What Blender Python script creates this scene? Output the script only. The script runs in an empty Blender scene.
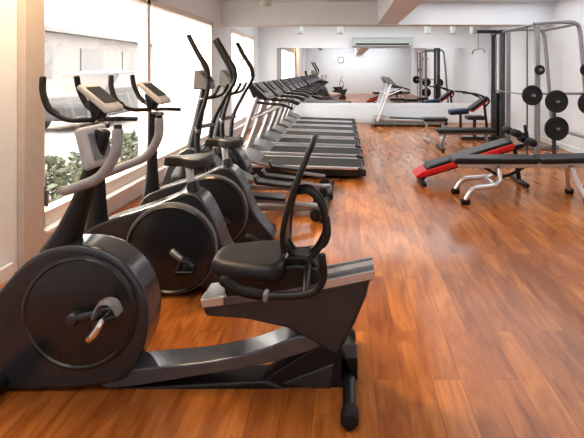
import bpy, bmesh, math, random
from mathutils import Vector, Matrix
random.seed(7)
SC = bpy.context.scene; COL = SC.collection
PI = math.pi
SC.view_settings.view_transform = 'Standard'
try: SC.view_settings.look = 'Medium High Contrast'
except Exception as e: print('look', e)

# ------------------------------------------------------------------ camera
F = 454.0; VX, VY = 345.0, 70.0; H = 1.5
cd = bpy.data.cameras.new('camera'); cam = bpy.data.objects.new('camera', cd); COL.objects.link(cam)
cam.location = (0, 0, H); cam.rotation_euler = (PI/2, 0, 0)
cd.sensor_width = 36; cd.lens = F/584*36
cd.shift_x = -(VX-292)/584; cd.shift_y = -(219-VY)/584
cd.clip_start = .05; cd.clip_end = 300
SC.camera = cam
def el(px, py, Y):                     # side elevation measured off the photo at depth Y -> (X, Z)
    return ((px-VX)*Y/F, H-(py-VY)*Y/F)

# ------------------------------------------------------------------ materials
def mat(name, col, rough=.5, metal=0.0, var=.12, scale=12, coat=0.0, bump=0.0, bscale=200):
    m = bpy.data.materials.new(name); m.use_nodes = True
    nt = m.node_tree; b = nt.nodes['Principled BSDF']
    tc = nt.nodes.new('ShaderNodeTexCoord')
    nz = nt.nodes.new('ShaderNodeTexNoise'); nz.inputs['Scale'].default_value = scale; nz.inputs['Detail'].default_value = 4
    nt.links.new(tc.outputs['Object'], nz.inputs['Vector'])
    rp = nt.nodes.new('ShaderNodeValToRGB')
    rp.color_ramp.elements[0].position = .3; rp.color_ramp.elements[1].position = .7
    rp.color_ramp.elements[0].color = [c*(1-var) for c in col]+[1]
    rp.color_ramp.elements[1].color = [min(1, c*(1+var)) for c in col]+[1]
    nt.links.new(nz.outputs['Fac'], rp.inputs['Fac']); nt.links.new(rp.outputs['Color'], b.inputs['Base Color'])
    b.inputs['Roughness'].default_value = rough; b.inputs['Metallic'].default_value = metal
    b.inputs['Coat Weight'].default_value = coat; b.inputs['Coat Roughness'].default_value = .12
    if bump:
        n2 = nt.nodes.new('ShaderNodeTexNoise'); n2.inputs['Scale'].default_value = bscale
        nt.links.new(tc.outputs['Object'], n2.inputs['Vector'])
        bp = nt.nodes.new('ShaderNodeBump'); bp.inputs['Strength'].default_value = bump; bp.inputs['Distance'].default_value = .002
        nt.links.new(n2.outputs['Fac'], bp.inputs['Height']); nt.links.new(bp.outputs['Normal'], b.inputs['Normal'])
    return m
M = {}
M['black'] = mat('black_plastic', (.014, .015, .017), .33, bump=.1)
M['gloss'] = mat('gloss_black', (.013, .014, .016), .2, coat=.4)
M['disc'] = mat('dark_grey_disc', (.028, .031, .036), .25, .1, coat=.4)
M['grey'] = mat('charcoal_paint', (.046, .052, .062), .22, .2, coat=.5)
M['rail'] = mat('dark_grey_paint', (.125, .135, .152), .22, .3, coat=.6)
M['mid'] = mat('mid_grey_plastic', (.2, .205, .215), .4)
M['grip'] = mat('grey_grip_foam', (.34, .34, .35), .5)
M['consl'] = mat('grey_console_plastic', (.46, .46, .46), .4)
M['light'] = mat('light_grey_plastic', (.5, .49, .48), .4)
M['silver'] = mat('silver_metal', (.66, .67, .69), .3, .75, var=.05)
M['steel'] = mat('grey_steel', (.3, .31, .33), .33, .6, var=.06)
M['satin'] = mat('satin_steel', (.46, .47, .49), .33, .65, var=.06)
M['chrome'] = mat('chrome', (.8, .8, .82), .12, 1, var=.03)
M['vinyl'] = mat('black_vinyl', (.014, .014, .016), .4, bump=.35)
M['rubber'] = mat('rubber', (.012, .012, .012), .7)
M['red'] = mat('red_vinyl', (.6, .02, .016), .4)
M['blue'] = mat('blue_vinyl', (.025, .05, .12), .4)
M['wall'] = mat('white_wall', (.82, .85, .88), .8, var=.02, scale=3)
M['rear'] = mat('pale_grey_rear_wall', (.72, .76, .79), .8, var=.02, scale=3)
M['ceil'] = mat('white_ceiling', (.78, .83, .875), .85, var=.02, scale=2)
M['frame'] = mat('window_frame_paint', (.76, .69, .62), .45, var=.03)
M['post'] = mat('grey_post_paint', (.56, .5, .45), .45, var=.03)
M['white'] = mat('white_paint', (.82, .85, .88), .45, var=.03)
M['acgrey'] = mat('pale_grey_casing', (.44, .48, .46), .45, var=.03)
M['screen'] = mat('screen_glass', (.03, .035, .04), .45)
M['iron'] = mat('cast_iron', (.02, .02, .022), .5, .3, bump=.3)
M['leaf'] = mat('leaf_green', (.15, .175, .13), .7, var=.25, scale=6)
M['stem'] = mat('stem_brown', (.12, .11, .1), .8)
M['car'] = mat('car_paint', (.05, .05, .055), .5, .1)
M['carglass'] = mat('car_glass', (.11, .115, .125), .4)
M['darkgrey'] = mat('dark_grey_exterior', (.11, .11, .115), .5)  # even dark grey for the building's windows and roof
M['plaster'] = mat('pale_plaster', (.22, .205, .2), .9, var=.08, scale=1.5)
M['paving'] = mat('paving', (.27, .26, .25), .9, var=.1, scale=2)
M['mirror'] = mat('mirror_silver', (.9, .92, .93), .01, 1, var=.005)

def floor_mat():
    m = bpy.data.materials.new('wood_floor'); m.use_nodes = True
    nt = m.node_tree; b = nt.nodes['Principled BSDF']; L = nt.links.new
    tc = nt.nodes.new('ShaderNodeTexCoord')
    mp = nt.nodes.new('ShaderNodeMapping'); mp.inputs['Rotation'].default_value = (0, 0, PI/2)
    L(tc.outputs['Object'], mp.inputs['Vector'])
    br = nt.nodes.new('ShaderNodeTexBrick'); br.inputs['Scale'].default_value = 1
    br.inputs['Brick Width'].default_value = 1.1; br.inputs['Row Height'].default_value = .14
    br.inputs['Mortar Size'].default_value = .0013; br.inputs['Mortar Smooth'].default_value = .4; br.inputs['Bias'].default_value = 0
    br.offset = .37
    br.inputs['Color1'].default_value = (.56, .22, .055, 1); br.inputs['Color2'].default_value = (.38, .136, .032, 1)
    br.inputs['Mortar'].default_value = (.19, .064, .018, 1)
    L(mp.outputs['Vector'], br.inputs['Vector'])
    # shift the grain from plank to plank so it breaks at the joints
    sh = nt.nodes.new('ShaderNodeVectorMath'); sh.operation = 'MULTIPLY_ADD'
    L(br.outputs['Color'], sh.inputs[0]); sh.inputs[1].default_value = (37, 23, 11); L(mp.outputs['Vector'], sh.inputs[2])
    def grain(sc, dist, det, lo, hi, p0, p1):
        m2 = nt.nodes.new('ShaderNodeMapping'); m2.inputs['Scale'].default_value = sc
        L(sh.outputs[0], m2.inputs['Vector'])
        nz = nt.nodes.new('ShaderNodeTexNoise'); nz.inputs['Scale'].default_value = 1; nz.inputs['Detail'].default_value = det; nz.inputs['Distortion'].default_value = dist
        L(m2.outputs['Vector'], nz.inputs['Vector'])
        rp = nt.nodes.new('ShaderNodeValToRGB')
        rp.color_ramp.elements[0].position = p0; rp.color_ramp.elements[0].color = lo
        rp.color_ramp.elements[1].position = p1; rp.color_ramp.elements[1].color = hi
        L(nz.outputs['Fac'], rp.inputs['Fac']); return rp
    prev = br.outputs['Color']
    for g, f in ((grain((2.2, 36, 1), .4, 5, (.7, .6, .52, 1), (1, 1, 1, 1), .33, .62), .6),
                 (grain((1.7, 8, 1), 1.4, 4, (.64, .53, .44, 1), (1.06, 1.06, 1.04, 1), .36, .6), .8),
                 (grain((4, 12, 1), .6, 2, (.45, .33, .26, 1), (1, 1, 1, 1), .25, .36), .5)):
        mx = nt.nodes.new('ShaderNodeMix'); mx.data_type = 'RGBA'; mx.blend_type = 'MULTIPLY'; mx.inputs['Factor'].default_value = f
        L(prev, mx.inputs[6]); L(g.outputs['Color'], mx.inputs[7]); prev = mx.outputs[2]
    L(prev, b.inputs['Base Color'])
    b.inputs['Roughness'].default_value = .27; b.inputs['Coat Weight'].default_value = .18; b.inputs['Coat Roughness'].default_value = .08
    b.inputs['Specular IOR Level'].default_value = .4
    return m
def glass_mat():
    m = bpy.data.materials.new('window_glass'); m.use_nodes = True
    nt = m.node_tree; nt.nodes.clear(); L = nt.links.new
    o = nt.nodes.new('ShaderNodeOutputMaterial'); mx = nt.nodes.new('ShaderNodeMixShader')
    t = nt.nodes.new('ShaderNodeBsdfTransparent'); g = nt.nodes.new('ShaderNodeBsdfGlossy'); g.inputs['Roughness'].default_value = .02
    mx.inputs[0].default_value = .08
    L(t.outputs[0], mx.inputs[1]); L(g.outputs[0], mx.inputs[2]); L(mx.outputs[0], o.inputs[0])
    return m
M['floor'] = floor_mat(); M['glass'] = glass_mat()

# ------------------------------------------------------------------ mesh helpers
def cr(pts, n=6, closed=False):
    pts = [Vector(p) for p in pts]; N = len(pts); out = []
    for i in range(N if closed else N-1):
        p1 = pts[i]; p2 = pts[(i+1) % N]
        p0 = pts[(i-1) % N] if (closed or i > 0) else p1*2-p2
        p3 = pts[(i+2) % N] if (closed or i+2 < N) else p2*2-p1
        for k in range(n):
            t = k/n
            out.append(.5*(2*p1+(p2-p0)*t+(2*p0-5*p1+4*p2-p3)*t*t+(3*p1-p0-3*p2+p3)*t**3))
    if not closed: out.append(pts[-1])
    return out

class MB:
    def __init__(s): s.bm = bmesh.new()
    def box(s, c, d, rot=None):
        mt = Matrix.Translation(Vector(c))
        if rot: mt = mt @ Matrix.Rotation(rot[1], 4, rot[0])
        mt = mt @ Matrix.Diagonal((d[0], d[1], d[2], 1))
        bmesh.ops.create_cube(s.bm, size=1, matrix=mt); return s
    def prof(s, pts, a, b, plane='XZ', smooth=0, taper=1.0):
        pts = [Vector(p) for p in pts]
        if smooth: pts = cr(pts, smooth, True)
        c = sum(pts, Vector((0, 0)))/len(pts)
        def P(p, h):
            return (p.x, h, p.y) if plane == 'XZ' else ((p.x, p.y, h) if plane == 'XY' else (h, p.x, p.y))
        A = [s.bm.verts.new(P(p, a)) for p in pts]
        B = [s.bm.verts.new(P(c+(p-c)*taper, b)) for p in pts]
        n = len(pts)
        s.bm.faces.new(A); s.bm.faces.new(B[::-1])
        for i in range(n): s.bm.faces.new((A[i], B[i], B[(i+1) % n], A[(i+1) % n]))
        return s
    def tube(s, pts, r, n=10, sm=6, closed=False, flat=1.0):
        K = len(pts); P = cr(pts, sm, closed) if (sm and K > 2) else [Vector(p) for p in pts]
        if isinstance(r, (list, tuple)):
            R = []
            for i in range(len(P)):
                u = i/(len(P)-1)*(K-1); j = min(int(u), K-2); R.append(r[j]+(r[j+1]-r[j])*(u-j))
        else: R = [r]*len(P)
        N = len(P); T = []
        for i in range(N):
            if closed: t = P[(i+1) % N]-P[i-1]
            else: t = P[min(i+1, N-1)]-P[max(i-1, 0)]
            T.append(t.normalized())
        if not closed:
            P = [P[0]-T[0]*R[0]*.42, P[0]-T[0]*R[0]*.3]+P+[P[-1]+T[-1]*R[-1]*.3, P[-1]+T[-1]*R[-1]*.42]
            R = [R[0]*.45, R[0]*.8]+R+[R[-1]*.8, R[-1]*.45]; T = [T[0], T[0]]+T+[T[-1], T[-1]]; N += 4
        u = Vector((0, 1, 0)) if abs(T[0].y) < .9 else Vector((1, 0, 0))
        u = (u-T[0]*u.dot(T[0])).normalized(); rings = []
        for i in range(N):
            u = (u-T[i]*u.dot(T[i])).normalized(); v = T[i].cross(u)
            rings.append([s.bm.verts.new(P[i]+(u*math.cos(2*PI*k/n)*flat+v*math.sin(2*PI*k/n))*R[i]) for k in range(n)])
        for i in range(N if closed else N-1):
            a = rings[i]; b = rings[(i+1) % N]
            for k in range(n): s.bm.faces.new((a[k], a[(k+1) % n], b[(k+1) % n], b[k]))
        if not closed: s.bm.faces.new(rings[0][::-1]); s.bm.faces.new(rings[-1])
        return s
    def lathe(s, prof, c, axis='Y', n=40, hole=False):
        c = Vector(c); rings = []
        for r, h in prof:
            rg = []
            for k in range(n):
                x, y = r*math.cos(2*PI*k/n), r*math.sin(2*PI*k/n)
                p = {'Y': (x, h, y), 'Z': (x, y, h), 'X': (h, x, y)}[axis]
                rg.append(s.bm.verts.new(c+Vector(p)))
            rings.append(rg)
        Q = len(rings)
        for i in range(Q if hole else Q-1):
            a, b = rings[i], rings[(i+1) % Q]
            for k in range(n): s.bm.faces.new((a[k], a[(k+1) % n], b[(k+1) % n], b[k]))
        if not hole: s.bm.faces.new(rings[0][::-1]); s.bm.faces.new(rings[-1])
        return s
    def cyl(s, a, b, r, n=16): return s.tube([a, b], r, n, 0)
    def build(s, name, m, parent=None, bevel=0, seg=3, ang=35):
        bmesh.ops.recalc_face_normals(s.bm, faces=s.bm.faces)
        me = bpy.data.meshes.new(name); s.bm.to_mesh(me); s.bm.free()
        for p in me.polygons: p.use_smooth = True
        me.set_sharp_from_angle(angle=math.radians(ang))
        me.materials.append(M[m]); o = bpy.data.objects.new(name, me); COL.objects.link(o)
        if parent: o.parent = parent
        if bevel:
            b = o.modifiers.new('bevel', 'BEVEL'); b.width = bevel; b.segments = seg; b.limit_method = 'ANGLE'; b.angle_limit = math.radians(35)
        return o

def tag(o, label, cat, group=None):
    o['label'] = label; o['category'] = cat
    if group: o['group'] = group
    return o
def thing(name, label, cat, loc, group=None, rz=0):
    o = bpy.data.objects.new(name, None); COL.objects.link(o); o.location = loc; o.rotation_euler = (0, 0, rz)
    o.empty_display_size = .1
    return tag(o, label, cat, group)
def struct(o): o['kind'] = 'structure'; return o
def dup(root, loc, label, group=None, rz=None):
    r = root.copy(); COL.objects.link(r); r.location = loc; r['label'] = label
    if rz is not None: r.rotation_euler = (0, 0, rz)
    if group: r['group'] = group
    for ch in list(root.children):
        c = ch.copy(); COL.objects.link(c); c.parent = r
        for g in list(ch.children):
            d = g.copy(); COL.objects.link(d); d.parent = c
    return r

# ------------------------------------------------------------------ room
XL, XR, YB, YF, ZC = -2.45, 4.15, 13.0, -2.5, 2.85
struct(MB().box(((XL+XR)/2, (YB+YF)/2, -.05), (XR-XL+.6, YB-YF+.4, .1)).build('floor', 'floor'))
struct(MB().box(((XL+XR)/2, (YB+YF)/2, ZC+.05), (XR-XL+.6, YB-YF+.4, .1)).build('ceiling', 'ceil'))
W1, W2 = (3.62, 8.45), (9.75, 12.3)
SILL, HEAD = .22, 2.4
w = MB()
def wl(y0, y1, z0, z1): w.box((XL-.12, (y0+y1)/2, (z0+z1)/2), (.24, y1-y0, z1-z0))
wl(YF, W1[0], 0, ZC); wl(W1[1], W2[0], 0, ZC); wl(W2[1], YB, 0, ZC)
for a, b in (W1, W2): wl(a, b, 0, SILL); wl(a, b, HEAD, ZC)
struct(w.build('wall_left', 'wall'))
struct(MB().box((XR+.1, (YB+YF)/2, ZC/2), (.2, YB-YF, ZC)).build('wall_right', 'wall'))
struct(MB().box(((XL+XR)/2, YB+.1, ZC/2), (XR-XL+.6, .2, ZC)).build('wall_back', 'wall'))
struct(MB().box(((XL+XR)/2, YF-.1, ZC/2), (XR-XL+.6, .2, ZC)).build('wall_front', 'rear'))
struct(MB().box(((XL+XR)/2, 9.2, (2.4+ZC)/2), (XR-XL, .4, ZC-2.4)).build('trim_1', 'ceil'))
struct(MB().box((.85, (YF+9.0)/2, (2.42+ZC)/2), (.4, 9.0-YF, ZC-2.42)).build('trim_2', 'ceil'))
struct(MB().box((XL+.03, (YF+3.3)/2, .05), (.03, 3.3-YF, .1)).box((XL+.015, 9.1, .05), (.03, 1.2, .1)).build('baseboard_left', 'white'))
struct(MB().box((XR-.012, (YB+YF)/2, .05), (.024, YB-YF, .1)).build('baseboard_right', 'white'))
struct(MB().box(((XL+XR)/2, YB-.09, .27), (XR-XL, .18, .54)).build('trim_3', 'white', bevel=.01))
struct(MB().box((XL+.03, 3.5, 1.425), (.06, .22, 2.85)).build('trim_4', 'post', bevel=.006))
def window(name, y0, y1, mull, handle=False):
    f = MB(); x = XL-.06; t = .09
    f.box((x, y0+t/2, (SILL+HEAD)/2), (.12, t, HEAD-SILL)).box((x, y1-t/2, (SILL+HEAD)/2), (.12, t, HEAD-SILL))
    f.box((x, (y0+y1)/2, SILL+.06), (.12, y1-y0, .12)).box((x, (y0+y1)/2, HEAD-.04), (.12, y1-y0, .08))
    for m in mull: f.box((x, m, (SILL+HEAD)/2), (.12, .08, HEAD-SILL))
    fr = struct(f.build(name, 'frame', bevel=.006))
    e = [y0+t]+list(mull)+[y1-t]
    for a, b in zip(e[:-1], e[1:]):
        MB().box((x, (a+b)/2, (SILL+HEAD)/2), (.008, b-a, HEAD-SILL-.1)).build('pane', 'glass', fr)
    MB().box((XL+.02, (y0+y1)/2, SILL-.015), (.12, y1-y0, .03)).build('window_sill', 'white', fr, bevel=.006)
    if handle:
        MB().box((XL+.015, y0+.045, .48), (.03, .03, .16)).cyl((XL+.045, y0+.045, .53), (XL+.045, y0+.045, .4), .011).build('window_handle', 'mid', fr, bevel=.004)
window('window_1', W1[0], W1[1], (5.68,), True)
window('window_2', W2[0], W2[1], (11.0,))
tag(MB().box((1.08, YB-.012, 1.345), (6.06, .02, 1.57)).build('wall_mirror', 'mirror'), 'wide wall mirror above the low white ledge on the far wall', 'mirror')
ac = thing('air_conditioner', 'long pale grey air conditioner mounted high on the far wall above the mirror', 'air conditioner', (1.05, YB-.12, 2.17))
MB().prof([(-.12, 0), (.12, 0), (.12, .26), (-.06, .26), (-.12, .18)], -.85, .85, 'YZ').build('casing', 'acgrey', ac, bevel=.015)
MB().box((0, -.115, .055), (1.5, .02, .05)).build('air_vent', 'grey', ac)
ck = thing('wall_clock', 'round wall clock seen reflected in the mirror', 'clock', (-.26, YF+.03, 2.12))
MB().lathe([(.2, -.03), (.2, .02), (.17, .02), (.17, .01)], (0, 0, 0)).build('case', 'black', ck)
MB().lathe([(.168, .008), (.168, .014)], (0, 0, 0)).build('dial', 'white', ck)
MB().box((0, .018, .05), (.012, .004, .11)).box((.035, .018, 0), (.08, .004, .012)).build('hand', 'black', ck)

def spot(loc, label, drop):
    t = thing('ceiling_spotlight', label, 'spotlight', loc, 'white ceiling spotlights')
    MB().lathe([(.05, -.02), (.05, 0)], (0, 0, 0), 'Z', 20).build('canopy', 'acgrey', t)
    MB().cyl((0, 0, -.02), (0, 0, -drop), .012).build('stem', 'acgrey', t)
    MB().lathe([(.06, -drop-.18), (.075, -drop-.17), (.075, -drop), (.03, -drop+.02)], (0, 0, 0), 'Z', 20).build('lamp_head', 'acgrey', t)
    return t
s0 = spot((-1.09, 11, ZC), 'white hanging spotlight above the far treadmills, leftmost beyond the beam', .3)
for x, l in ((-.12, 'white hanging spotlight left of the air conditioner'), (2.0, 'white hanging spotlight just right of the air conditioner'),
             (2.62, 'white hanging spotlight beyond the beam, between two others right of the air conditioner'), (3.1, 'white hanging spotlight beyond the beam, nearest the right wall')):
    dup(s0, (x, 11, ZC), l)
spot((-1.08, 6.2, ZC), 'white ceiling spotlight in front of the beam, at the top of the photo', .3)

# ------------------------------------------------------------------ recumbent bike (nearest)
X0, Y0 = -.75, 2.2
def A(px, py, Y=2.2):
    x, z = el(px, py, Y); return (x-X0, z)
def A3(px, py, Y, y): x, z = A(px, py, Y); return (x, y, z)
rb = thing('recumbent_bike', 'large charcoal recumbent exercise bike with padded seat and backrest, nearest the camera', 'exercise bike', (X0, Y0, 0))
hs = [(-40, 386), (-34, 345), (-18, 312), (4, 284), (28, 260), (55, 248), (82, 247), (108, 254), (130, 271), (144, 297), (147, 324), (142, 350), (132, 370), (114, 384), (40, 391)]
MB().prof([A(p[0], p[1], 2.11) for p in hs], -.09, .09, smooth=4).build('flywheel_housing', 'grey', rb, bevel=.035, seg=5)
c = A(78, 314, 2.095); cz = (c[0], 0, c[1])
MB().lathe([(.26, -.084), (.26, -.098), (.25, -.106), (.243, -.098), (.2, -.104), (.08, -.116), (.02, -.118)], cz, n=64).build('disc_cover', 'disc', rb)
MB().lathe([(.26, .084), (.26, .098), (.25, .106), (.08, .116)], cz, n=64).build('disc_cover', 'disc', rb)
MB().lathe([(.27, -.086), (.27, -.094), (.258, -.099), (.257, -.088)], cz, n=64).build('rim_trim', 'gloss', rb)
pe = Vector(A3(112, 311, 2.03, -.155)); pc = Vector((c[0], -.145, c[1]))
cro = MB().tube([pc, pe], [.019, .016], 12, 0).cyl(Vector((c[0], -.11, c[1])), Vector((c[0], -.155, c[1])), .03).build('crank_arm', 'grey', rb)
MB().box((pe.x+.005, pe.y-.06, pe.z), (.1, .085, .024), ('Y', -.35)).build('pedal', 'black', cro, bevel=.01)
MB().tube([(pe.x, pe.y+.01, pe.z), (pe.x, pe.y-.09, pe.z), (pe.x-.025, pe.y-.11, pe.z-.045), (pe.x-.055, pe.y-.105, pe.z-.075)], [.012, .014, .016, .014], 10, 5).build('pedal_axle', 'chrome', cro)
MB().tube([(pe.x-.05, pe.y-.06, pe.z), (pe.x-.02, pe.y-.06, pe.z+.06), (pe.x+.03, pe.y-.06, pe.z+.06), (pe.x+.055, pe.y-.06, pe.z+.015)], .012, 8, 5, flat=2.6).build('pedal_strap', 'mid', cro)
q = Vector((2*c[0]-pe.x, .155, 2*c[1]-pe.z)); cro = MB().tube([(c[0], .13, c[1]), q], [.02, .017], 12, 0).build('crank_arm', 'grey', rb)
MB().box((q.x, q.y+.075, q.z), (.115, .09, .028)).build('pedal', 'black', cro, bevel=.01)
MB().tube([A3(58, 256, 2.2, 0), A3(68, 236, 2.2, 0), A3(80, 205, 2.2, 0), A3(92, 170, 2.2, 0), A3(103, 132, 2.2, 0)], [.085, .066, .045, .04, .036], 14, 6).build('mast', 'black', rb)
k = A(95, 146); cn = MB().box((k[0], 0, k[1]), (.05, .21, .2), ('Y', -.25)).build('console', 'consl', rb, bevel=.018)
MB().box((k[0]+.027, 0, k[1]+.006), (.008, .15, .13), ('Y', -.25)).build('screen', 'mid', cn)
MB().box((k[0]-.027, -.0, k[1]-.005), (.01, .15, .13), ('Y', -.25)).build('rear_cover', 'mid', cn, bevel=.004)
hb = MB(); st = A(84, 184)
HP = lambda s: [(st[0], 0, st[1]), (st[0]-.01, s*.13, st[1]+.0), (st[0]+.09, s*.215, st[1]+.04), (st[0]+.2, s*.225, st[1]+.09), (st[0]+.265, s*.225, st[1]+.19), (st[0]+.275, s*.22, st[1]+.31)]
for s in (-1, 1): hb.tube(HP(s), .017, 12, 8)
hbo = hb.build('handlebar', 'black', rb)
for s in (-1, 1):
    p = HP(s); MB().tube([(p[1][0]+.004, s*.14, p[1][2]+.004)]+p[2:5]+[(st[0]+.274, s*.221, st[1]+.29)], .0225, 14, 8).build('hand_grip', 'grip', hbo)
# rising curved rail, floor beam, angular truss
MB().prof([A(*p) for p in [(116, 364), (160, 358), (205, 354), (255, 344), (300, 328), (322, 331), (312, 342), (262, 356), (205, 366), (116, 379)]], -.07, .07, smooth=3).build('main_rail', 'rail', rb, bevel=.018)
MB().prof([A(*p) for p in [(100, 380), (200, 376), (268, 372), (300, 384), (300, 390), (230, 389), (100, 390)]], -.065, .065).build('base_beam', 'black', rb, bevel=.01)
MB().prof([A(*p) for p in [(262, 374), (318, 338), (342, 340), (352, 360), (357, 404), (338, 404), (326, 388), (296, 390)]], -.055, .055).build('rear_truss', 'black', rb, bevel=.012)
MB().prof([A(*p) for p in [(284, 375), (334, 356), (331, 383)]], -.062, .062).build('frame_panel', 'grey', rb, bevel=.006)
MB().prof([A(*p) for p in [(206, 294), (290, 284), (371, 268), (366, 290), (355, 316), (338, 348), (320, 337), (290, 321), (250, 312), (209, 309)]], -.075, .075).build('seat_beam', 'grey', rb, bevel=.02)
MB().prof([A(*p) for p in [(205, 291), (290, 281), (374, 264), (372, 273), (290, 290), (207, 300)]], -.082, .082).build('seat_rail', 'rail', rb, bevel=.008)
for o in (-.079, .079):
    MB().prof([A(*p) for p in [(318, 274.5), (373, 263.5), (372, 271), (318, 282)]], o-.006, o+.006).build('rail_stripe', 'silver', rb)
    MB().prof([A(*p) for p in [(206, 291.5), (228, 289), (228, 296), (208, 298.5)]], o-.006, o+.006).build('rail_stripe', 'silver', rb)
MB().prof([A(*p) for p in [(322, 272.5), (373, 262), (373, 266), (322, 276)]], -.025, .025).build('rail_stripe', 'silver', rb)
MB().prof([A(*p) for p in [(226, 266), (300, 258), (318, 262), (322, 283), (230, 293)]], -.08, .08).build('seat_carriage', 'black', rb, bevel=.012)
sc = A(251, 260); hw = [(-.185, .0), (-.18, .07), (-.14, .12), (-.05, .155), (.06, .18), (.14, .175), (.18, .12), (.19, 0)]
ol = [(sc[0]+x, y) for x, y in hw]+[(sc[0]+x, -y) for x, y in hw[-2:0:-1]]
MB().prof(ol, sc[1]-.042, sc[1]+.04, 'XY', smooth=4, taper=.95).build('seat_cushion', 'vinyl', rb, bevel=.034, seg=5)
def BR(t, y, o=0.0):
    P = [A(287, 246), A(286, 222), A(292, 198), A(302, 168), A(315, 138)]
    u = t*4; j = min(int(u), 3); f = u-j
    x = P[j][0]+(P[j+1][0]-P[j][0])*f; z = P[j][1]+(P[j+1][1]-P[j][1])*f
    return (x+o, y, z+o*.3)
fr = [BR(.02, -.08), BR(.18, -.13), BR(.4, -.14), BR(.65, -.135), BR(.88, -.11), BR(1, -.065), BR(1, .065), BR(.88, .11), BR(.65, .135), BR(.4, .14), BR(.18, .13), BR(.02, .08)]
MB().tube(fr, .014, 10, 6, closed=True).build('backrest_frame', 'black', rb)
m = MB(); rows = []
for i in range(17):
    t = .03+.94*i/16; wy = .128 if t < .7 else .128-.05*((t-.7)/.3)**2
    rows.append([[m.bm.verts.new(BR(t, wy*(j/5-1), o)) for j in range(11)] for o in (-.01, .006)])
for i in range(16):
    for j in range(10):
        for o in (0, 1): m.bm.faces.new((rows[i][o][j], rows[i][o][j+1], rows[i+1][o][j+1], rows[i+1][o][j]))
    for j in (0, 10): m.bm.faces.new((rows[i][0][j], rows[i][1][j], rows[i+1][1][j], rows[i+1][0][j]))
for i in (0, 16):
    for j in range(10): m.bm.faces.new((rows[i][0][j], rows[i][0][j+1], rows[i][1][j+1], rows[i][1][j]))
m.build('backrest_pad', 'vinyl', rb)
for s in (-1, 1):
    MB().tube([A3(286, 240, 2.2, s*.03), A3(296, 254, 2.2, s*.035), A3(313, 253, 2.2, s*.04), A3(325, 232, 2.2, s*.04), A3(323, 206, 2.2, s*.04), A3(311, 190, 2.2, s*.04), A3(297, 190, 2.2, s*.035)], .0135, 10, 8).build('lumbar_loop', 'black', rb)
MB().prof([A(*p) for p in [(288, 252), (312, 254), (322, 270), (318, 288), (294, 285), (284, 266)]], -.06, .06, smooth=3).build('recline_bracket', 'black', rb, bevel=.012)
for s in (-1, 1):
    ar = MB().tube([A3(322, 254, 1.96, s*.25), A3(323, 278, 1.96, s*.25), A3(311, 292, 1.96, s*.25), A3(272, 295, 1.96, s*.25), A3(240, 289, 1.96, s*.25), A3(222, 278, 1.96, s*.25)], .017, 12, 8)
    x1, z1 = A(305, 293, 1.96); ar.tube([(x1, s*.25, z1), (x1, 0, z1+.06)], .016, 10, 0)
    aro = ar.build('side_handle', 'black', rb)
    a = [A3(262, 294, 1.96, s*.25), A3(240, 289, 1.96, s*.25), A3(224, 279.5, 1.96, s*.25)]
    MB().tube(a, .0215, 12, 6).build('hand_grip', 'rubber', aro)
    MB().box((a[0][0]+.02, s*.25, a[0][2]-.002), (.025, .048, .042)).build('pulse_sensor', 'mid', aro, bevel=.01)
xr = A(349, 405)[0]
so = MB().tube([(xr, -.27, .042), (xr, .27, .042)], .03, 14, 0).box((xr, 0, .085), (.08, .11, .11)).build('stabilizer', 'black', rb, bevel=.005)
for s in (-1, 1): MB().tube([(xr, s*.26, .04), (xr, s*.31, .04)], .039, 14, 0).build('foot_cap', 'rubber', so)
xf = A(15, 390)[0]
so = MB().tube([(xf, -.27, .05), (xf, .27, .05)], .038, 14, 0).build('stabilizer', 'black', rb)
for s in (-1, 1): MB().tube([(xf, s*.24, .048), (xf, s*.3, .048)], .047, 14, 0).build('foot_cap', 'rubber', so)

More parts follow.
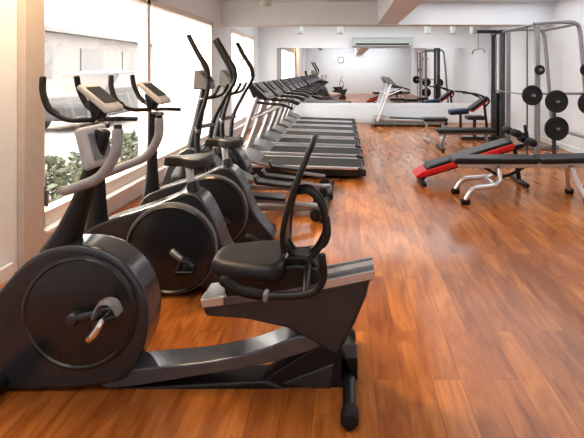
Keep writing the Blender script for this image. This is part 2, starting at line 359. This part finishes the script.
# ------------------------------------------------------------------ upright bikes
def upright(loc, label):
    t = thing('upright_bike', label, 'exercise bike', loc, 'upright bikes by the window')
    MB().prof([(-.3, .05), (-.6, .05), (-.68, .1), (-.66, .25), (-.58, .42), (-.42, .5), (-.2, .57), (-.02, .64), (.09, .68), (.19, .64), (.28, .48), (.35, .3), (.46, .16), (.52, .08), (.45, .045), (.1, .04)], -.1, .1, smooth=3).build('housing', 'grey', t, bevel=.025)
    for s in (-1, 1):
        MB().lathe([(.295, s*.09), (.295, s*.13), (.28, s*.145), (.272, s*.132), (.2, s*.14), (.06, s*.152), (.02, s*.152)], (0, 0, .315), n=56).build('disc_cover', 'disc', t)
        MB().lathe([(.305, s*.098), (.305, s*.122), (.292, s*.128), (.29, s*.1)], (0, 0, .315), n=56).build('rim_trim', 'mid', t)
        e = (s*-.12+.02, s*.18, .315+s*.09)
        cr_ = MB().tube([(.02, s*.165, .315), e], [.022, .018], 12, 0).build('crank_arm', 'steel', t)
        MB().box((e[0], s*.25, e[2]), (.11, .1, .03)).build('pedal', 'black', cr_, bevel=.008)
        MB().tube([(e[0]-.05, s*.26, e[2]), (e[0]-.01, s*.26, e[2]+.075), (e[0]+.05, s*.26, e[2]+.03)], .016, 8, 5, flat=1.8).build('pedal_strap', 'black', cr_)
    MB().tube([(.1, 0, .62), (.075, 0, .84)], .026, 14, 0).build('seat_post', 'silver', t)
    MB().tube([(.115, 0, .56), (.1, 0, .72)], [.06, .04], 14, 0).build('post_collar', 'black', t)
    sd = [(-.17, 0), (-.15, .025), (-.05, .045), (.03, .1), (.1, .13), (.15, .11), (.16, 0), (.15, -.11), (.1, -.13), (.03, -.1), (-.05, -.045), (-.15, -.025)]
    MB().prof([(x+.07, y) for x, y in sd], .84, .91, 'XY', smooth=4, taper=.93).build('saddle', 'vinyl', t, bevel=.025, seg=4)
    MB().tube([(-.56, 0, .35), (-.55, 0, .6), (-.55, 0, .9), (-.545, 0, 1.2)], [.08, .05, .036, .032], 14, 6).build('mast', 'black', t)
    hb = MB()
    for s in (-1, 1):
        hb.tube([(-.53, 0, 1.16), (-.57, s*.1, 1.165), (-.66, s*.19, 1.18), (-.76, s*.21, 1.26), (-.80, s*.2, 1.36), (-.81, s*.185, 1.45)], .016, 10, 8)
        hb.tube([(-.53, 0, 1.16), (-.48, s*.14, 1.15), (-.38, s*.2, 1.14)], .016, 10, 8)
    h = hb.build('handlebar', 'black', t)
    for s in (-1, 1): MB().tube([(-.71, s*.2, 1.212), (-.76, s*.21, 1.26), (-.80, s*.2, 1.36), (-.81, s*.185, 1.45)], .02, 10, 8).build('hand_grip', 'rubber', h)
    cn = MB().prof([(-.65, 1.38), (-.62, 1.405), (-.43, 1.25), (-.42, 1.215), (-.45, 1.205)], -.105, .105).build('console', 'light', t, bevel=.012)
    MB().box((-.525, 0, 1.33), (.16, .165, .01), ('Y', .684)).build('screen', 'screen', cn)
    MB().prof([(-.6, 1.3), (-.5, 1.22), (-.53, 1.15), (-.57, 1.15)], -.05, .05).build('console_bracket', 'black', cn, bevel=.01)
    for x in (-.58, .44):
        so = MB().tube([(x, -.25, .045), (x, .25, .045)], .035, 12, 0).build('stabilizer', 'black', t)
        for s in (-1, 1): MB().tube([(x, s*.22, .043), (x, s*.28, .043)], .042, 12, 0).build('foot_cap', 'rubber', so)
    return t
ub = upright((-1.15, 3.13, 0), 'black upright exercise bike right behind the recumbent bike')
dup(ub, (-1.12, 3.93, 0), 'black upright exercise bike between the other upright bike and the elliptical trainers')

# ------------------------------------------------------------------ ellipticals
def elliptical(loc, label):
    t = thing('elliptical_trainer', label, 'elliptical trainer', loc, 'elliptical trainers by the window')
    MB().prof([(-.8, .06), (-.92, .1), (-.93, .32), (-.84, .56), (-.66, .7), (-.5, .66), (-.34, .5), (-.24, .3), (-.22, .1), (-.3, .06)], -.12, .12, smooth=3).build('housing', 'grey', t, bevel=.025)
    for s in (-1, 1):
        MB().lathe([(.24, s*.11), (.24, s*.14), (.22, s*.155), (.05, s*.165)], (-.58, 0, .36), n=40).build('disc_cover', 'gloss', t)
    MB().box((.0, 0, .07), (1.5, .1, .06)).build('base_rail', 'steel', t, bevel=.01)
    for x in (-.82, .74):
        so = MB().tube([(x, -.3, .045), (x, .3, .045)], .035, 12, 0).build('stabilizer', 'black', t)
        for s in (-1, 1): MB().tube([(x, s*.27, .043), (x, s*.33, .043)], .042, 12, 0).build('foot_cap', 'rubber', so)
    MB().tube([(-.66, 0, .6), (-.6, 0, .9), (-.54, 0, 1.2), (-.5, 0, 1.38)], [.07, .05, .04, .04], 14, 6).build('mast', 'black', t)
    cn = MB().prof([(-.6, 1.3), (-.44, 1.3), (-.46, 1.4), (-.54, 1.5), (-.59, 1.5)], -.13, .13).build('console', 'mid', t, bevel=.015)
    MB().box((-.482, 0, 1.42), (.012, .2, .11), ('Y', -.65)).build('screen', 'screen', cn)
    fh = MB()
    for s in (-1, 1): fh.tube([(-.55, 0, 1.2), (-.5, s*.16, 1.2), (-.38, s*.17, 1.24), (-.32, s*.16, 1.34)], .016, 10, 7)
    fh.build('fixed_handlebar', 'black', t)
    for s in (-1, 1):
        d = s*.07
        ar = MB().tube([(-.46-d*.8, s*.27, .36), (-.52-d*.3, s*.27, .7), (-.5, s*.27, .95), (-.4+d*.4, s*.27, 1.2), (-.33+d, s*.27, 1.42), (-.42+d, s*.27, 1.64), (-.53+d, s*.25, 1.84)], [.024, .026, .024, .02, .02, .02, .02], 10, 8).build('swing_arm', 'black', t)
        MB().tube([(-.33+d, s*.27, 1.42), (-.35+d, s*.27, 1.53), (-.42+d, s*.27, 1.64), (-.53+d, s*.25, 1.84)], .025, 10, 8).build('hand_grip', 'rubber', ar)
        MB().cyl((-.6, 0, .9), (-.5, s*.29, .9), .022).build('arm_pivot', 'mid', t)
        ln = MB().tube([(-.46-d*.8, s*.25, .38), (-.1, s*.25, .26+d*.5), (.3, s*.25, .2), (.66, s*.25, .14)], .024, 10, 6).build('foot_link', 'steel', t)
        MB().prof([(-.02, .255), (.36, .215), (.37, .26), (.35, .245), (.0, .285), (-.03, .34), (-.05, .34)], s*.25-.075, s*.25+.075).build('foot_plate', 'black', ln, bevel=.006)
        MB().lathe([(.05, -.02), (.06, -.015), (.06, .015), (.05, .02)], (.66, s*.25, .062), n=24).build('roller', 'rubber', ln)
    return t
e0 = elliptical((-.95, 4.75, 0), 'elliptical trainer with tall black swing arms, next to the upright bikes')
dup(e0, (-.92, 5.55, 0), 'elliptical trainer with tall black swing arms, next to the first treadmill')

# ------------------------------------------------------------------ treadmills
def treadmill(loc, label, pale=False):
    t = thing('treadmill', label, 'treadmill', loc, None if pale else 'treadmills in the row along the window wall')
    mdk, mup, mcn, mcv = ('mid', 'white', 'mid', 'light') if pale else ('black', 'satin', 'black', 'mid')
    MB().prof([(-.95, .05), (.9, .04), (.97, .07), (.97, .125), (.93, .14), (-.95, .2)], -.355, .355).build('deck', mdk, t, bevel=.01)
    MB().prof([(-.6, .185), (.92, .138), (.94, .13), (.94, .145), (.92, .155), (-.6, .205)], -.27, .27).build('running_belt', 'rubber', t)
    for s in (-1, 1):
        a, b = sorted((s*.315, s*.36))
        MB().prof([(-.7, .17), (.9, .125), (.9, .16), (-.7, .213)], a, b).build('side_rail', 'silver', t, bevel=.008)
        a, b = sorted((s*.28, s*.365))
        MB().prof([(.88, .04), (.99, .045), (.99, .13), (.88, .165)], a-.005, b+.005).build('end_cap', 'black', t, bevel=.012)
        MB().box((.8, s*.3, .025), (.08, .06, .05)).build('foot', 'rubber', t, bevel=.008)
        MB().lathe([(.03, -.015), (.035, -.01), (.035, .01), (.03, .015)], (-.88, s*.3, .035), n=20).build('transport_wheel', 'rubber', t)
        MB().tube([(-.86, s*.36, .16), (-.72, s*.365, .5), (-.6, s*.365, .85), (-.5, s*.36, 1.14)], .034, 12, 6, flat=.6).build('upright', mup, t)
        MB().tube([(-.54, s*.36, 1.06), (-.36, s*.37, 1.04), (-.15, s*.37, 1.02), (-.02, s*.365, .97)], .018, 10, 7).build('handrail', 'black', t)
        MB().tube([(-.62, s*.365, .82), (-.4, s*.37, .9), (-.16, s*.37, 1.01)], .016, 10, 5).build('handrail_brace', mup, t)
    MB().prof([(-1.0, .06), (-1.02, .18), (-.96, .29), (-.82, .33), (-.64, .29), (-.52, .21), (-.52, .12)], -.32, .32, smooth=3).build('motor_cover', mcv, t, bevel=.02)
    cn = MB().prof([(-.56, 1.12), (-.38, 1.08), (-.36, 1.11), (-.48, 1.22), (-.58, 1.32), (-.62, 1.31), (-.62, 1.25)], -.38, .38).build('console', mcn, t, bevel=.016)
    MB().box((-.495, 0, 1.25), (.17, .36, .012), ('Y', .79)).build('screen', 'screen', cn)
    MB().box((-.365, 0, 1.098), (.03, .44, .018)).build('key_panel', 'light', cn, bevel=.004)
    MB().tube([(-.6, -.36, .84), (-.6, .36, .84)], .02, 10, 0).build('crossbar', mup, t)
    return t
TL = ['silver and black treadmill next to the elliptical trainers, nearest in the row',
      'silver and black treadmill, second in the row counting from the elliptical trainers',
      'silver and black treadmill, third in the row counting from the elliptical trainers',
      'silver and black treadmill in the middle of the row of seven',
      'silver and black treadmill, third in the row counting from the far mirror',
      'silver and black treadmill, second in the row counting from the far mirror',
      'silver and black treadmill at the mirror end of the window row']
t0 = treadmill((-.7, 6.58, 0), TL[0])
for i in range(1, 7): dup(t0, (-.7, 6.58+.95*i, 0), TL[i])
treadmill((1.72, 12.35, 0), 'lone pale grey treadmill right of the window row, against the far mirror ledge', True)

# ------------------------------------------------------------------ benches on the right
b = thing('weight_bench', 'black padded weight bench on bent silver tube legs, nearest on the right', 'bench', (2.0, 5.3, 0))
MB().prof([(-.75, .425), (.2, .425), (.2, .495), (-.72, .495), (-.77, .46)], -.14, .14).build('back_pad', 'vinyl', b, bevel=.025, seg=4)
MB().prof([(.24, .425), (.95, .44), (.95, .51), (.24, .495)], -.15, .15).build('seat_pad', 'vinyl', b, bevel=.025, seg=4)
MB().box((.1, 0, .39), (1.55, .06, .06)).build('spine', 'silver', b, bevel=.008)
for s in (-1, 1):
    MB().tube([(-.22, s*.05, .38), (-.24, s*.12, .24), (-.36, s*.2, .2), (-.56, s*.22, .17), (-.66, s*.23, .04)], .028, 12, 6).build('leg', 'silver', b)
    MB().tube([(.62, s*.05, .38), (.66, s*.12, .2), (.72, s*.22, .04)], .028, 12, 6).build('leg', 'silver', b)
    MB().tube([(-.69, s*.23, .03), (-.62, s*.23, .03)], .036, 10, 0).build('foot_cap', 'rubber', b)
    MB().tube([(.69, s*.22, .03), (.76, s*.22, .03)], .036, 10, 0).build('foot_cap', 'rubber', b)
MB().cyl((-.3, -.2, .2), (-.3, .2, .2), .022).build('crossbar', 'silver', b)
MB().tube([(-.4, 0, .38), (-.15, 0, .26), (.1, 0, .37)], .018, 8, 4).build('adjuster', 'black', b)

d = thing('decline_bench', 'red and black sloping sit-up bench behind the nearest weight bench', 'bench', (1.6, 6.05, 0))
def sl(x, dz=0): return (x, .13+(x+.66)*.31+dz)
MB().prof([sl(-.64, -.05), sl(.6, -.05), sl(.6, .03), sl(-.6, .03), sl(-.69, .0)], -.175, .175).build('pad_base', 'red', d, bevel=.018)
MB().prof([sl(-.54, .015), sl(.58, .015), sl(.58, .07), sl(-.5, .07), sl(-.54, .05)], -.155, .155).build('pad', 'vinyl', d, bevel=.016)
MB().prof([sl(-.5, -.1), sl(.75, -.1), sl(.75, -.045), sl(-.5, -.045)], -.03, .03).build('spine', 'black', d, bevel=.006)
MB().cyl((-.58, -.24, .03), (-.58, .24, .03), .03).tube([(-.58, 0, .04), (-.5, 0, .12)], .025, 10, 0).build('low_foot', 'rubber', d)
MB().cyl((.72, -.28, .03), (.72, .28, .03), .03).tube([(.72, 0, .03), (.66, 0, .48)], .03, 10, 0).build('high_leg', 'black', d)
MB().tube([(.66, 0, .44), (.82, 0, .54), (.8, 0, .76)], .024, 10, 5).build('roller_post', 'black', d)
for x, z in ((.62, .68), (.82, .56)):
    MB().cyl((x, -.24, z), (x, .24, z), .012).build('roller_bar', 'chrome', d)
    for s in (-1, 1): MB().tube([(x, s*.07, z), (x, s*.23, z)], .05, 14, 0).build('foam_roller', 'rubber', d)
MB().tube([(.8, 0, .64), (.62, 0, .68)], .02, 8, 0).build('roller_arm', 'black', d)

b = thing('flat_bench', 'small bench with black pad and pale grey frame, standing alone before the mirror', 'bench', (1.9, 9.6, 0))
MB().box((0, 0, .46), (.5, .28, .07)).build('pad', 'vinyl', b, bevel=.025)
MB().box((0, 0, .4), (.44, .05, .05)).build('spine', 'light', b)
for s in (-1, 1):
    MB().box((s*.17, 0, .21), (.05, .05, .36)).build('leg', 'light', b, bevel=.006)
    MB().box((s*.17, 0, .03), (.06, .5, .05)).build('foot_bar', 'light', b, bevel=.006)
b = thing('exercise_bench', 'low long black bench between the sit-up bench and the red-trimmed machine', 'bench', (2.27, 8.6, 0))
MB().box((0, 0, .36), (1.1, .3, .07)).build('pad', 'vinyl', b, bevel=.025)
MB().box((0, 0, .3), (1.0, .06, .06)).build('spine', 'steel', b)
for s in (-1, 1):
    MB().tube([(s*.38, 0, .3), (s*.46, 0, .04)], .028, 10, 0).build('leg', 'steel', b)
    MB().cyl((s*.46, -.26, .03), (s*.46, .26, .03), .03).build('foot_bar', 'black', b)
p = thing('press_bench', 'dark weight machine with blue seat, sloping back pad and red trim, before the mirror', 'weight machine', (3.05, 11.2, 0))
MB().box((-.25, 0, .5), (.46, .32, .07), ('Y', -.08)).build('seat_pad', 'blue', p, bevel=.025)
MB().box((-.25, 0, .44), (.44, .3, .05), ('Y', -.08)).build('seat_base', 'black', p, bevel=.012)
MB().prof([(.0, .56), (.42, .86), (.46, .81), (.05, .5)], -.17, .17).build('back_pad', 'vinyl', p, bevel=.022)
MB().prof([(.04, .5), (.46, .8), (.48, .77), (.07, .47)], -.15, .15).build('pad_backing', 'red', p, bevel=.008)
MB().box((0, 0, .05), (1.1, .08, .07)).build('base_beam', 'black', p, bevel=.008)
for x in (-.5, .5): MB().cyl((x, -.34, .035), (x, .34, .035), .033).build('foot_bar', 'black', p)
MB().tube([(-.2, 0, .08), (-.2, 0, .46)], .032, 10, 0).build('seat_post', 'black', p)
MB().tube([(.45, 0, .08), (.38, 0, .72)], .032, 10, 0).build('back_post', 'black', p)
for s in (-1, 1): MB().tube([(.42, s*.05, .62), (.4, s*.33, .78), (.1, s*.38, .92), (-.25, s*.36, .96)], .022, 10, 6).build('press_arm', 'black', p)

# ------------------------------------------------------------------ smith machine, plates, pulldown tower
SX, SY = 3.46, 7.95
sm = thing('smith_machine', 'tall grey smith machine rack with weight plates on its side, by the right wall', 'weight machine', (SX, SY, 0))
for s in (-1, 1):
    y = s*.65
    MB().box((.03, y, .04), (1.1, .08, .07)).build('base_beam', 'steel', sm, bevel=.008)
    MB().box((-.37, y, 1.14), (.075, .07, 2.16)).build('front_post', 'steel', sm, bevel=.008)
    MB().tube([(.5, y, .06), (.42, y, 1.0), (.35, y, 1.8), (.31, y, 2.16), (.24, y, 2.25), (.1, y, 2.27), (-.15, y, 2.27), (-.42, y, 2.25)], .034, 12, 6).build('slanted_post', 'steel', sm)
    MB().cyl((-.5, y*.88, .08), (-.5, y*.88, 2.22), .011).build('guide_rod', 'grey', sm)
for x, z in ((-.46, 2.22), (.2, 2.23), (.46, .4)): MB().cyl((x, -.65, z), (x, .65, z), .025).build('crossbar', 'steel', sm)
MB().box((-.1, -.65, .6), (.05, .05, 1.1)).build('plate_post', 'grey', sm, bevel=.006)
MB().tube([(-.37, -.65, 1.12), (.4, -.65, 1.12)], .02, 10, 0).build('side_bar', 'steel', sm)
MB().cyl((-.5, -.8, 1.1), (-.5, .8, 1.1), .014).cyl((-.5, -.86, 1.1), (-.5, -.68, 1.1), .022).cyl((-.5, .68, 1.1), (-.5, .86, 1.1), .022).build('barbell', 'steel', sm)
PEG = [(-.1, 1.0, .18), (.42, .97, .18), (-.1, .57, .19), (-.37, 1.5, .08), (.375, 1.5, .1)]
for x, z, r in PEG: MB().cyl((x, -.65, z), (x, -.82, z), .02).build('plate_peg', 'steel', sm)
def plate(loc, r, label):
    t = thing('weight_plate', label, 'weight plate', loc, 'black weight plates on the smith machine')
    MB().lathe([(.024, -.02), (r*.3, -.02), (r*.35, -.01), (r*.8, -.01), (r*.84, -.02), (r*.97, -.02), (r, -.014), (r, .014), (r*.97, .02), (r*.84, .02), (r*.8, .01), (r*.35, .01), (r*.3, .02), (.024, .02)], (0, 0, 0), n=40, hole=True).build('disc', 'iron', t)
    MB().lathe([(.024, -.026), (.036, -.026), (.036, .026), (.024, .026)], (0, 0, 0), n=20, hole=True).build('hub', 'grey', t)
PLL = ['large weight plate on the upper middle peg of the smith machine side', 'large weight plate on the right peg of the smith machine side, on the slanted post',
       'large weight plate on the lowest peg of the smith machine side',
       'small weight plate high on the left post of the smith machine', 'small weight plate high on the slanted right post of the smith machine']
for (x, z, r), l in zip(PEG, PLL): plate((SX+x, SY-.74, z), r, l)
plate((SX-.5, SY-.77, 1.1), .16, 'weight plate on the near end of the smith machine barbell')

tw = thing('pulldown_tower', 'tall dark cable pulldown tower with black weight stack, behind the smith machine', 'weight machine', (3.28, 9.75, 0))
for s in (-1, 1):
    MB().box((0, s*.28, 1.15), (.1, .08, 2.3)).build('upright', 'grey', tw, bevel=.008)
    MB().cyl((0, s*.1, .1), (0, s*.1, 2.2), .014).build('guide_rod', 'steel', tw)
MB().box((0, 0, 2.3), (.1, .66, .08)).box((-.2, 0, 2.32), (.5, .07, .07)).build('top_beam', 'grey', tw, bevel=.008)
MB().box((-.3, 0, .04), (1.0, .1, .07)).box((0, 0, .04), (.1, .7, .07)).build('base_beam', 'grey', tw, bevel=.008)
st_ = MB()
for i in range(18): st_.box((0, 0, .13+i*.05), (.16, .36, .046))
st_.build('weight_stack', 'iron', tw)
MB().box((-.5, 0, .48), (.36, .3, .08)).build('seat_pad', 'vinyl', tw, bevel=.02)
MB().box((-.5, 0, .26), (.06, .06, .4)).build('seat_post', 'grey', tw)
MB().cyl((-.42, 0, 2.28), (-.42, 0, 1.95), .006).build('cable', 'black', tw)
MB().tube([(-.42, -.45, 1.86), (-.42, -.33, 1.94), (-.42, .33, 1.94), (-.42, .45, 1.86)], .014, 8, 3).build('pull_bar', 'steel', tw)

# ------------------------------------------------------------------ outside the window
struct(MB().box((-22.7, 14, -.16), (40, 60, .1)).build('ground', 'paving'))
def shrub(x, y, h, label):
    t = thing('shrub', label, 'shrub', (x, y, -.11), 'green shrubs outside the window')
    m = MB()
    for i in range(900):
        a = random.uniform(0, 2*PI); rr = .45*math.sqrt(random.random()); z = random.uniform(.05, h)
        rr *= math.sin(PI*min(.95, .2+.75*z/h))**.7
        cx, cy = rr*math.cos(a), rr*math.sin(a); u = Vector((random.uniform(-1, 1), random.uniform(-1, 1), random.uniform(-.3, 1))).normalized()
        v = u.cross(Vector((random.uniform(-1, 1), random.uniform(-1, 1), .3))).normalized()
        c0 = Vector((cx, cy, z)); L = random.uniform(.06, .12)
        m.bm.faces.new([m.bm.verts.new(q) for q in (c0, c0+u*L*.5+v*L*.25, c0+u*L, c0+u*L*.5-v*L*.25)])
    m.build('foliage', 'leaf', t)
    m = MB()
    for i in range(6):
        a = i*PI/3; m.tube([(0.03*math.cos(a), .03*math.sin(a), 0), (.2*math.cos(a), .2*math.sin(a), h*.8)], .01, 6, 0)
    m.build('stem', 'stem', t)
shrub(-3.3, 5.0, .6, 'leafy green shrub outside the window, nearest the window handle')
shrub(-3.4, 6.1, .5, 'leafy green shrub outside the window, second along from the window handle')
shrub(-3.5, 7.3, .55, 'leafy green shrub outside the window, farthest from the window handle')
cr0 = thing('parked_car', 'grey car parked outside beyond the large window', 'car', (-7.4, 13.6, -.11), None, PI/2)
MB().prof([(-2.1, .3), (-2.15, .7), (-1.9, .95), (-1.1, 1.05), (-.5, 1.55), (1.3, 1.6), (1.95, 1.1), (2.15, .95), (2.15, .35)], -.85, .85).build('car_body', 'car', cr0, bevel=.08)
MB().prof([(-.95, 1.08), (-.42, 1.48), (1.2, 1.52), (1.7, 1.1)], -.86, .86).build('car_window', 'carglass', cr0)
for x in (-1.35, 1.35):
    for s in (-1, 1): MB().lathe([(.28, s*.7), (.33, s*.72), (.33, s*.86), (.28, s*.88), (.1, s*.87)], (x, 0, .33)).build('wheel', 'car', cr0)
bl = thing('building', 'pale building across the street outside the window', 'building', (-17, 21, -.11))
MB().box((0, 0, 1.7), (6, 24, 3.4)).build('facade', 'plaster', bl)
MB().box((.2, 0, 3.5), (6.8, 24.6, .22)).build('roof', 'darkgrey', bl)
for i in range(5):
    MB().box((3.0, -9.4+i*4.5, 2.0), (.12, 2.2, 1.5)).build('window', 'darkgrey', bl)

# ------------------------------------------------------------------ light
wd = bpy.data.worlds.new('world'); SC.world = wd; wd.use_nodes = True
nt = wd.node_tree; bg = nt.nodes['Background']; bg.inputs['Color'].default_value = (1, .94, .87, 1); bg.inputs['Strength'].default_value = 7.0
def sun(d, e, col, ang):
    l = bpy.data.lights.new('sun', 'SUN'); l.energy = e; l.color = col; l.angle = math.radians(ang)
    o = bpy.data.objects.new('sun', l); COL.objects.link(o); o.rotation_euler = Vector(d).to_track_quat('-Z', 'Y').to_euler()
sun((.75, -.5, -.55), 4.5, (1, .74, .46), 8)
def area(loc, sx, sy, e, col=(.97, .985, 1), to=None):  # added fill light near the ceiling, no fixture behind it
    l = bpy.data.lights.new('fill_light', 'AREA'); l.shape = 'RECTANGLE'; l.size = sx; l.size_y = sy; l.energy = e; l.color = col
    o = bpy.data.objects.new('fill_light', l); COL.objects.link(o); o.location = loc
    if to: o.rotation_euler = (Vector(to)-Vector(loc)).to_track_quat('-Z', 'Y').to_euler()
area((2.6, 5.8, 2.82), 2.6, 6.0, 76)  # broad fill added to brighten the right side
area((-.9, 1.2, 2.82), 2.4, 2.0, 26, (1, .97, .93))  # fill added for the near left wall and foreground
area((-1.9, 3.0, 2.82), .8, 1.2, 44, (1, .7, .42))  # added warm fill, imitates peach window glow on wall and consoles
area((.8, 11.2, 2.82), 4.5, 2.0, 84)  # fill added to brighten the far end
area((.8, -.9, 2.7), 4, .6, 80, to=(.8, -2.5, 1.2))  # added wash on the rear wall so the mirror reflects brighter
